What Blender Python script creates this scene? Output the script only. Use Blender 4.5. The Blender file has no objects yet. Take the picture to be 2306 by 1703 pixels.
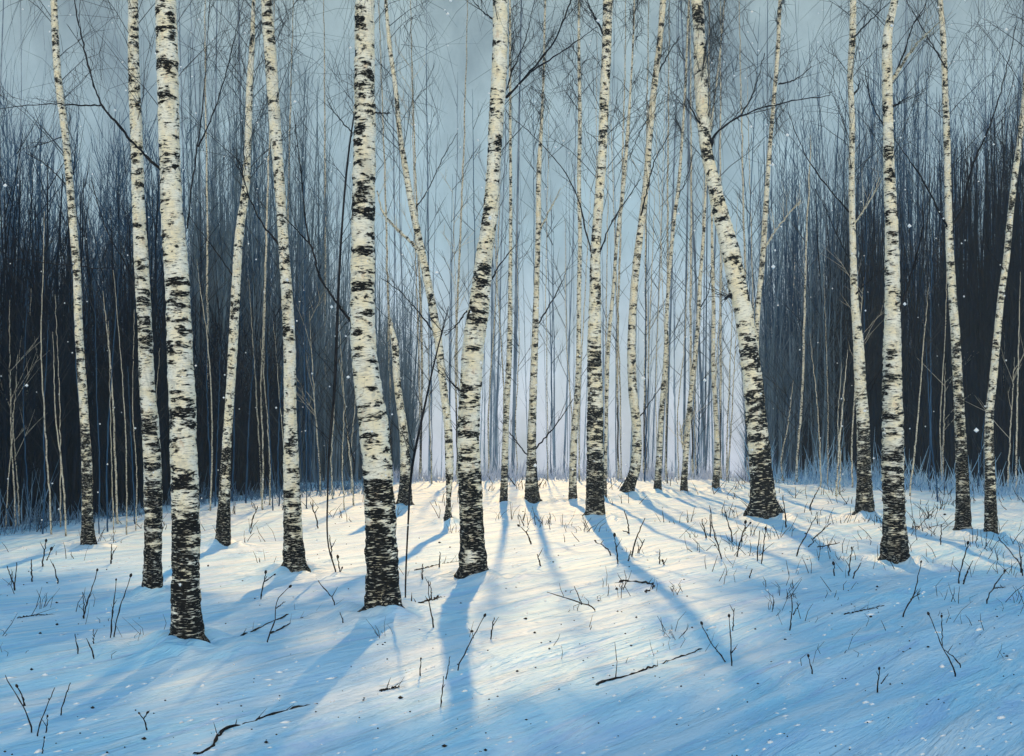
import bpy, math, random
import numpy as np
from mathutils import Vector, noise as mnoise

random.seed(7)
RNG = np.random.default_rng(11)
S = bpy.context.scene
COL = S.collection
R = math.radians

# ------------------------------------------------------------------ camera
W0, H0 = 2306, 1703            # pixel frame the layout was measured in
FPX, HOR, CAMZ = 2780.0, 960.0, 1.6
cam_d = bpy.data.cameras.new("camera")
cam = bpy.data.objects.new("camera", cam_d)
COL.objects.link(cam)
cam.location = (0, 0, CAMZ)
cam.rotation_euler = (R(90), 0, 0)
cam_d.sensor_width = 36
cam_d.lens = 36 * FPX / W0
cam_d.shift_y = (HOR - H0 / 2) / W0
cam_d.clip_end = 3000
S.camera = cam

# ------------------------------------------------------------------ light
SUN_EL, SUN_AZ = 33.5, 0.7    # azimuth from +Y towards +X
sun_d = bpy.data.lights.new("sun", 'SUN')
sun_d.energy = 3.9
sun_d.angle = R(0.6)
sun_d.color = (1.0, 0.63, 0.26)
sun = bpy.data.objects.new("sun", sun_d)
COL.objects.link(sun)
sd = Vector((math.sin(R(SUN_AZ)) * math.cos(R(SUN_EL)), math.cos(R(SUN_AZ)) * math.cos(R(SUN_EL)), math.sin(R(SUN_EL))))
sun.rotation_euler = sd.to_track_quat('Z', 'Y').to_euler()

world = bpy.data.worlds.new("World")
S.world = world
world.use_nodes = True
nt = world.node_tree
nt.nodes.clear()
wo = nt.nodes.new('ShaderNodeOutputWorld')
sky = nt.nodes.new('ShaderNodeTexSky')
sky.sky_type = 'NISHITA'
sky.sun_disc = False
sky.sun_elevation = R(SUN_EL)
sky.sun_rotation = R(SUN_AZ)
bg1 = nt.nodes.new('ShaderNodeBackground')
bg1.inputs['Strength'].default_value = 0.05
veil = nt.nodes.new('ShaderNodeMix'); veil.data_type = 'RGBA'; veil.blend_type = 'MULTIPLY'
veil.inputs[0].default_value = 1.0
veil.inputs[7].default_value = (0.16, 0.26, 0.33, 1)     # winter murk in front of the clear sky
nt.links.new(sky.outputs[0], veil.inputs[6])
nt.links.new(veil.outputs[2], bg1.inputs['Color'])
# high thin overcast, and an added unseen warm glow behind camera, lighting trunk fronts
tc = nt.nodes.new('ShaderNodeTexCoord')
sep = nt.nodes.new('ShaderNodeSeparateXYZ')
nt.links.new(tc.outputs['Generated'], sep.inputs[0])
ramp = nt.nodes.new('ShaderNodeValToRGB')
nt.links.new(sep.outputs['Z'], ramp.inputs[0])
cr = ramp.color_ramp
cr.elements[0].position = 0.0
cr.elements[0].color = (0.42, 0.42, 0.54, 1)
cr.elements[1].position = 1.0
cr.elements[1].color = (0.24, 0.52, 0.86, 1)
e = cr.elements.new(0.15); e.color = (0.19, 0.27, 0.31, 1)
e = cr.elements.new(0.34); e.color = (0.235, 0.285, 0.27, 1)
e = cr.elements.new(0.6); e.color = (0.22, 0.46, 0.72, 1)
trunk_fill = nt.nodes.new('ShaderNodeMapRange'); trunk_fill.interpolation_type = 'SMOOTHSTEP'
nt.links.new(sep.outputs['Y'], trunk_fill.inputs['Value'])
trunk_fill.inputs['From Min'].default_value = -0.15; trunk_fill.inputs['From Max'].default_value = -0.75
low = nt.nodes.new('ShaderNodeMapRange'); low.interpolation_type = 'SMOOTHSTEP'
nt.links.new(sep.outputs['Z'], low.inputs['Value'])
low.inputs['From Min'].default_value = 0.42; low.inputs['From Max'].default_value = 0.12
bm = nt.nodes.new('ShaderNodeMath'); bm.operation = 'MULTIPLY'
nt.links.new(trunk_fill.outputs[0], bm.inputs[0]); nt.links.new(low.outputs[0], bm.inputs[1])
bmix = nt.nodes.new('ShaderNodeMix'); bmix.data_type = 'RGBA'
# uneven cloud: soft mottling over the whole sky
cmap = nt.nodes.new('ShaderNodeMapping'); cmap.inputs['Scale'].default_value = (16, 16, 9)
nt.links.new(tc.outputs['Generated'], cmap.inputs['Vector'])
cn = nt.nodes.new('ShaderNodeTexNoise'); cn.inputs['Scale'].default_value = 1.0; cn.inputs['Detail'].default_value = 6; cn.inputs['Roughness'].default_value = 0.62
nt.links.new(cmap.outputs[0], cn.inputs['Vector'])
cm2 = nt.nodes.new('ShaderNodeMapRange'); nt.links.new(cn.outputs[0], cm2.inputs['Value'])
cm2.inputs['From Min'].default_value = 0.3; cm2.inputs['From Max'].default_value = 0.7
cm2.inputs['To Min'].default_value = 0.45; cm2.inputs['To Max'].default_value = 1.5
cmul = nt.nodes.new('ShaderNodeVectorMath'); cmul.operation = 'SCALE'
nt.links.new(ramp.outputs[0], cmul.inputs[0]); nt.links.new(cm2.outputs[0], cmul.inputs['Scale'])
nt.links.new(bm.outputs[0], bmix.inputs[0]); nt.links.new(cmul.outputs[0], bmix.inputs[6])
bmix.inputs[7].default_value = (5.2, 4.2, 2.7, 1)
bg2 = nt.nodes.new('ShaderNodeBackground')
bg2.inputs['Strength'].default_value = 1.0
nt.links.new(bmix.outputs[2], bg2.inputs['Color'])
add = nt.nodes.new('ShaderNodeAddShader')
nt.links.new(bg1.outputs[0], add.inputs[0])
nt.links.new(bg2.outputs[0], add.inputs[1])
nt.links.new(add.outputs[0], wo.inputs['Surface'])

S.view_settings.view_transform = 'Standard'
S.view_settings.look = 'None'
S.view_settings.exposure = 0.0
S.view_settings.gamma = 1.0
S.cycles.use_denoising = True
S.cycles.max_bounces = 6
S.cycles.diffuse_bounces = 4
S.cycles.volume_bounces = 1

# ------------------------------------------------------------------ helpers
def tag(o, label=None, cat=None, group=None, kind=None):
    if label: o['label'] = label
    if cat: o['category'] = cat
    if group: o['group'] = group
    if kind: o['kind'] = kind
    return o

def empty(name, loc):
    o = bpy.data.objects.new(name, None)
    o.empty_display_size = 0.2
    o.location = loc
    COL.objects.link(o)
    return o

def mesh_obj(name, V, F, mat, parent=None, smooth=True, attrs=None):
    """V (n,3); F list of (m,k) index arrays with k = 3 or 4."""
    me = bpy.data.meshes.new(name)
    V = np.asarray(V, dtype=np.float32)
    if parent is not None:
        V = V - np.array(parent.location, dtype=np.float32)
    me.vertices.add(len(V))
    me.vertices.foreach_set('co', V.ravel())
    F = [np.asarray(f, dtype=np.int32) for f in F if len(f)]
    loops = np.concatenate([f.ravel() for f in F])
    sizes = np.concatenate([np.full(len(f), f.shape[1], dtype=np.int32) for f in F])
    starts = np.concatenate([[0], np.cumsum(sizes)[:-1]]).astype(np.int32)
    me.loops.add(len(loops))
    me.loops.foreach_set('vertex_index', loops)
    me.polygons.add(len(sizes))
    me.polygons.foreach_set('loop_start', starts)
    me.polygons.foreach_set('loop_total', sizes)
    me.polygons.foreach_set('use_smooth', np.full(len(sizes), smooth, dtype=bool))
    for an, (typ, arr) in (attrs or {}).items():
        a = me.attributes.new(an, typ, 'POINT')
        a.data.foreach_set('vector' if typ == 'FLOAT_VECTOR' else 'value', np.asarray(arr, dtype=np.float32).ravel())
    me.update()
    me.validate()
    me.materials.append(mat)
    o = bpy.data.objects.new(name, me)
    COL.objects.link(o)
    if parent is not None:
        o.parent = parent
    return o

class Geo:
    """Collects pieces of ONE mesh."""
    def __init__(self):
        self.V, self.Q, self.T, self.n = [], [], [], 0
        self.bc, self.dk = [], []
    def add(self, V, Q=None, T=None, bc=None, dk=None):
        V = np.asarray(V, dtype=np.float32).reshape(-1, 3)
        self.V.append(V)
        if Q is not None and len(Q): self.Q.append(np.asarray(Q) + self.n)
        if T is not None and len(T): self.T.append(np.asarray(T) + self.n)
        self.bc.append(np.zeros((len(V), 3), np.float32) if bc is None else bc)
        self.dk.append(np.zeros(len(V), np.float32) if dk is None else dk)
        self.n += len(V)
    def build(self, name, mat, parent=None, smooth=True):
        F = []
        if self.Q: F.append(np.concatenate(self.Q))
        if self.T: F.append(np.concatenate(self.T))
        return mesh_obj(name, np.concatenate(self.V), F, mat, parent, smooth,
                        {'bc': ('FLOAT_VECTOR', np.concatenate(self.bc)), 'dk': ('FLOAT', np.concatenate(self.dk))})

def batch_tubes(g, P, Rd, seg=3, dk=None):
    """Many thin tubes at once: P (N,K,3), Rd (N,K)."""
    P = np.asarray(P, dtype=np.float64); Rd = np.asarray(Rd, dtype=np.float64)
    N, K, _ = P.shape
    if N == 0: return
    t = P[:, -1] - P[:, 0]
    t /= np.linalg.norm(t, axis=1, keepdims=True) + 1e-9
    ref = np.where(np.abs(t[:, 2:3]) > 0.9, np.array([[1.0, 0, 0]]), np.array([[0, 0, 1.0]]))
    u = np.cross(t, ref); u /= np.linalg.norm(u, axis=1, keepdims=True) + 1e-9
    v = np.cross(t, u)
    a = np.arange(seg) * 2 * math.pi / seg
    ring = u[:, None, :] * np.cos(a)[None, :, None] + v[:, None, :] * np.sin(a)[None, :, None]
    V = P[:, :, None, :] + ring[:, None, :, :] * Rd[:, :, None, None]
    idx = np.arange(N * K * seg).reshape(N, K, seg)
    nx = np.roll(idx, -1, axis=2)
    Q = np.stack([idx[:, :-1], nx[:, :-1], nx[:, 1:], idx[:, 1:]], axis=-1).reshape(-1, 4)
    s = np.concatenate([np.zeros((N, 1)), np.cumsum(np.linalg.norm(np.diff(P, axis=1), axis=2), axis=1)], axis=1)
    rm = Rd.mean(axis=1)[:, None] + 1e-4
    off = RNG.random((N, 1)) * 40
    bc = np.zeros((N, K, seg, 3))
    bc[..., 0] = np.cos(a)[None, None, :]
    bc[..., 1] = np.sin(a)[None, None, :]
    bc[..., 2] = (s / rm + off)[:, :, None]
    d = np.zeros((N, K, seg)) if dk is None else np.repeat(np.asarray(dk)[:, :, None], seg, axis=2)
    g.add(V.reshape(-1, 3), Q, None, bc.reshape(-1, 3).astype(np.float32), d.ravel().astype(np.float32))

def spline(pts, n):
    """Catmull-Rom through rows of pts (any width), n samples uniform in the first-two-columns length."""
    p = np.asarray(pts, dtype=np.float64)
    d = np.concatenate([[0], np.cumsum(np.linalg.norm(np.diff(p[:, :3], axis=0), axis=1) + 1e-9)])
    x = np.linspace(0, d[-1], n)
    m = np.gradient(p, d, axis=0) if len(p) > 2 else np.repeat((p[1:] - p[:1]) / d[-1], 2, axis=0)
    i = np.clip(np.searchsorted(d, x, side='right') - 1, 0, len(p) - 2)
    h = (d[i + 1] - d[i])[:, None]; t = ((x - d[i]) / (d[i + 1] - d[i]))[:, None]
    return ((2*t**3 - 3*t**2 + 1) * p[i] + (t**3 - 2*t**2 + t) * h * m[i]
            + (-2*t**3 + 3*t**2) * p[i + 1] + (t**3 - t**2) * h * m[i + 1])

# ------------------------------------------------------------------ materials
def new_mat(name):
    m = bpy.data.materials.new(name)
    m.use_nodes = True
    n = m.node_tree
    b = n.nodes['Principled BSDF']
    return m, n, b

class NB:
    def __init__(self, nt): self.nt = nt
    def node(self, t, **kw):
        n = self.nt.nodes.new(t)
        for k, v in kw.items(): setattr(n, k, v)
        return n
    def link(self, a, b): self.nt.links.new(a, b)
    def val(self, sock, v):
        if hasattr(v, 'is_output'): self.link(v, sock)
        else: sock.default_value = v
    def math(self, op, a, b=0.0, clamp=False):
        n = self.node('ShaderNodeMath', operation=op, use_clamp=clamp)
        self.val(n.inputs[0], a); self.val(n.inputs[1], b)
        return n.outputs[0]
    def mulv(self, v, s):
        n = self.node('ShaderNodeVectorMath', operation='MULTIPLY')
        self.val(n.inputs[0], v); n.inputs[1].default_value = s
        return n.outputs[0]
    def noise(self, v, scale=1.0, detail=3.0, rough=0.55, dist=0.0):
        n = self.node('ShaderNodeTexNoise')
        self.val(n.inputs['Vector'], v)
        n.inputs['Scale'].default_value = scale; n.inputs['Detail'].default_value = detail
        n.inputs['Roughness'].default_value = rough; n.inputs['Distortion'].default_value = dist
        return n.outputs[0]
    def step(self, v, lo, hi):
        n = self.node('ShaderNodeMapRange', interpolation_type='SMOOTHSTEP')
        self.val(n.inputs['Value'], v); self.val(n.inputs['From Min'], lo); self.val(n.inputs['From Max'], hi)
        return n.outputs[0]
    def mix(self, f, a, b):
        n = self.node('ShaderNodeMix', data_type='RGBA')
        self.val(n.inputs[0], f); self.val(n.inputs[6], a); self.val(n.inputs[7], b)
        return n.outputs[2]
    def bump(self, h, strength, dist, normal=None):
        n = self.node('ShaderNodeBump')
        n.inputs['Strength'].default_value = strength; n.inputs['Distance'].default_value = dist
        self.link(h, n.inputs['Height'])
        if normal is not None: self.link(normal, n.inputs['Normal'])
        return n.outputs[0]

def bark_material(name, pale, cream, ink):
    m, n, b = new_mat(name)
    k = NB(n)
    at = k.node('ShaderNodeAttribute', attribute_name='bc')
    dk = k.node('ShaderNodeAttribute', attribute_name='dk').outputs['Fac']
    oi = k.node('ShaderNodeObjectInfo')
    off = k.node('ShaderNodeVectorMath', operation='MULTIPLY_ADD')
    k.link(at.outputs['Vector'], off.inputs[0])
    off.inputs[1].default_value = (1, 1, 1)
    cmb = k.node('ShaderNodeCombineXYZ')
    r100 = k.math('MULTIPLY', oi.outputs['Random'], 90.0)
    k.link(r100, cmb.inputs[2]); k.link(r100, cmb.inputs[0])
    k.link(cmb.outputs[0], off.inputs[2])
    v = off.outputs[0]
    # ragged black bands and lens marks, denser towards the foot
    band = k.noise(k.mulv(v, (0.50, 0.50, 1.15)), 1.0, 5.0, 0.62, 0.25)
    big = k.noise(k.mulv(v, (0.5, 0.5, 0.22)), 1.0, 2.0, 0.5)
    dense = k.math('ADD', k.math('MULTIPLY', k.math('POWER', dk, 1.4), 0.19), k.math('MULTIPLY', k.math('SUBTRACT', big, 0.5), 0.42))
    thr = k.math('ADD', k.math('SUBTRACT', 0.525, dense), k.math('MULTIPLY', oi.outputs['Random'], 0.035))
    marks = k.step(band, thr, k.math('ADD', thr, 0.045))
    dash = k.noise(k.mulv(v, (1.1, 1.1, 3.6)), 1.0, 3.0, 0.6, 0.1)
    thr2 = k.math('SUBTRACT', 0.605, k.math('MULTIPLY', dense, 0.6))
    dashes = k.step(dash, thr2, k.math('ADD', thr2, 0.03))
    scr = k.noise(k.mulv(v, (1.5, 1.5, 8.5)), 1.0, 3.0, 0.7)
    scratch = k.math('MULTIPLY', k.step(scr, 0.50, 0.64), 0.75)
    tone = k.noise(k.mulv(v, (0.7, 0.7, 0.5)), 1.0, 3.0, 0.6)
    base = k.mix(k.step(tone, 0.35, 0.65), pale, cream)
    smudge = k.noise(k.mulv(v, (0.8, 0.8, 0.28)), 1.0, 4.0, 0.65, 0.3)
    base = k.mix(k.math('MULTIPLY', k.step(smudge, 0.52, 0.70), 0.6), base, (0.46, 0.47, 0.43, 1))
    stain = k.noise(k.mulv(v, (1.3, 1.3, 0.6)), 1.0, 3.0, 0.6)
    base = k.mix(k.math('MULTIPLY', k.step(stain, 0.60, 0.72), 0.55), base, (0.62, 0.44, 0.30, 1))
    grey = k.mix(k.math('MULTIPLY', scratch, 1.0), base, (0.40, 0.38, 0.33, 1))
    mk = k.math('MAXIMUM', marks, dashes)
    patchn = k.noise(k.mulv(v, (0.45, 0.45, 0.42)), 1.0, 6.0, 0.68, 0.5)
    thr3 = k.math('SUBTRACT', 0.66, k.math('MULTIPLY', k.math('POWER', dk, 2.0), 0.21))
    mk = k.math('MAXIMUM', mk, k.step(patchn, thr3, k.math('ADD', thr3, 0.03)))
    # streaks of pale bark left inside the black
    keep = k.step(k.noise(k.mulv(v, (2.0, 2.0, 9.0)), 1.0, 2.0, 0.5), 0.585, 0.64)
    mk = k.math('SUBTRACT', mk, k.math('MULTIPLY', keep, 0.95), True)
    inkc = k.mix(k.step(k.noise(v, 3.0, 2.0, 0.5), 0.45, 0.6), ink, (ink[0]*2.2, ink[1]*2.1, ink[2]*1.8, 1))
    k.link(k.mix(mk, grey, inkc), b.inputs['Base Color'])
    b.inputs['Roughness'].default_value = 0.7
    b.inputs['Specular IOR Level'].default_value = 0.08
    h = k.math('ADD', k.math('MULTIPLY', scr, 0.5), k.math('MULTIPLY', mk, -0.5))
    k.link(k.bump(h, 0.9, 0.02), b.inputs['Normal'])
    return m

M_BARK = bark_material('birch_bark', (0.88, 0.86, 0.76, 1), (0.88, 0.79, 0.58, 1), (0.007, 0.007, 0.007, 1))
M_BARK_FAR = bark_material('far_birch_bark', (0.86, 0.84, 0.74, 1), (0.88, 0.80, 0.60, 1), (0.012, 0.012, 0.013, 1))

def plain_mat(name, c1, c2, scale=6.0, rough=0.85, spec=0.04):
    m, n, b = new_mat(name)
    k = NB(n)
    t = k.node('ShaderNodeTexCoord').outputs['Object']
    f = k.step(k.noise(t, scale, 4.0, 0.6), 0.4, 0.62)
    k.link(k.mix(f, c1, c2), b.inputs['Base Color'])
    b.inputs['Roughness'].default_value = rough
    b.inputs['Specular IOR Level'].default_value = spec
    return m

M_TWIG = plain_mat('dark_twig', (0.008, 0.009, 0.012, 1), (0.025, 0.025, 0.028, 1), 5.0)
M_CROWN = plain_mat('fine_twigs', (0.015, 0.02, 0.028, 1), (0.04, 0.045, 0.05, 1), 2.0)
M_STEM = plain_mat('dead_stem', (0.010, 0.010, 0.011, 1), (0.03, 0.024, 0.02, 1), 9.0)
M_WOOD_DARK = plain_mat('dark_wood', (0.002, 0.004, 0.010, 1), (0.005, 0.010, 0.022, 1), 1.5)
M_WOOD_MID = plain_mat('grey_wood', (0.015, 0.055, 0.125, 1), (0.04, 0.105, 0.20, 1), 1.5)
M_WOOD_FAR = plain_mat('hazed_wood', (0.12, 0.17, 0.24, 1), (0.26, 0.33, 0.42, 1), 1.0)  # pale haze tint put into the far trunk colour
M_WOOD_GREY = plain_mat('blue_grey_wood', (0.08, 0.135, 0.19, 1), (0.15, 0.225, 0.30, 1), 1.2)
M_FLAKE = plain_mat('snow_flake', (0.85, 0.87, 0.9, 1), (0.9, 0.9, 0.9, 1), 3.0)

def snow_material():
    m, n, b = new_mat('snow')
    k = NB(n)
    pos = k.node('ShaderNodeNewGeometry').outputs['Position']
    mp = k.node('ShaderNodeMapping')
    k.link(pos, mp.inputs['Vector'])
    mp.inputs['Rotation'].default_value = (0, 0, R(-55))
    v = mp.outputs[0]
    # wind-combed crust: long strokes lying along the drift
    strokes = k.noise(k.mulv(v, (0.6, 4.2, 1.0)), 1.0, 5.0, 0.62, 0.6)
    fine = k.noise(k.mulv(v, (2.2, 26.0, 4.0)), 1.0, 4.0, 0.65, 0.5)
    patch = k.noise(k.mulv(v, (0.35, 0.9, 1.0)), 1.0, 3.0, 0.55, 0.6)
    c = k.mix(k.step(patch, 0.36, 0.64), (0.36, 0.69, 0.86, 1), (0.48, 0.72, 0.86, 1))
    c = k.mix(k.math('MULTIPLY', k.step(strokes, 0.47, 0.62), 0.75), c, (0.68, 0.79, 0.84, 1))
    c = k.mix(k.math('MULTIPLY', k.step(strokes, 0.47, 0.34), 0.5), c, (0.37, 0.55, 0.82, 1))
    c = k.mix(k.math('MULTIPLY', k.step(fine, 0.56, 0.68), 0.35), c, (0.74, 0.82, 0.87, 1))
    k.link(c, b.inputs['Base Color'])
    b.inputs['Roughness'].default_value = 0.55
    b.inputs['Specular IOR Level'].default_value = 0.25
    n1 = k.bump(strokes, 0.9, 0.12)
    k.link(k.bump(fine, 0.7, 0.025, n1), b.inputs['Normal'])
    return m

M_SNOW = snow_material()

# ------------------------------------------------------------------ terrain
def terrain(x, y):
    z = 0.0
    if y > 38:
        d = y - 38
        z -= 15.0 * (1 - math.exp(-(d / 45.0) ** 1.5))
    fade = 1.0 / (1.0 + (max(y, 0) / 60.0) ** 2)
    ca, sa = math.cos(R(52)), math.sin(R(52))
    u, w = x * ca + y * sa, -x * sa + y * ca
    z += fade * 0.09 * mnoise.noise(Vector((u * 0.16, w * 0.45, 0.3)))
    z += fade * 0.065 * mnoise.noise(Vector((u * 0.38, w * 1.25, 5.1)))
    if y < 16:
        z += (0.016 * mnoise.noise(Vector((u * 0.9, w * 4.2, 9.7))) + 0.006 * mnoise.noise(Vector((u * 2.2, w * 11.0, 3.7))))
    return z

def ray(px, py, Y):
    return np.array([(px - W0 / 2) / FPX * Y, Y, CAMZ + (HOR - py) / FPX * Y])

def ground_hit(px, py):
    lo, Y = 2.0, 2.0
    while Y < 200:
        p = ray(px, py, Y)
        if p[2] < terrain(p[0], Y): break
        lo = Y; Y *= 1.02
    hi = Y
    for _ in range(30):
        mid = (lo + hi) / 2
        p = ray(px, py, mid)
        if p[2] < terrain(p[0], mid): hi = mid
        else: lo = mid
    return ray(px, py, hi)

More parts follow.
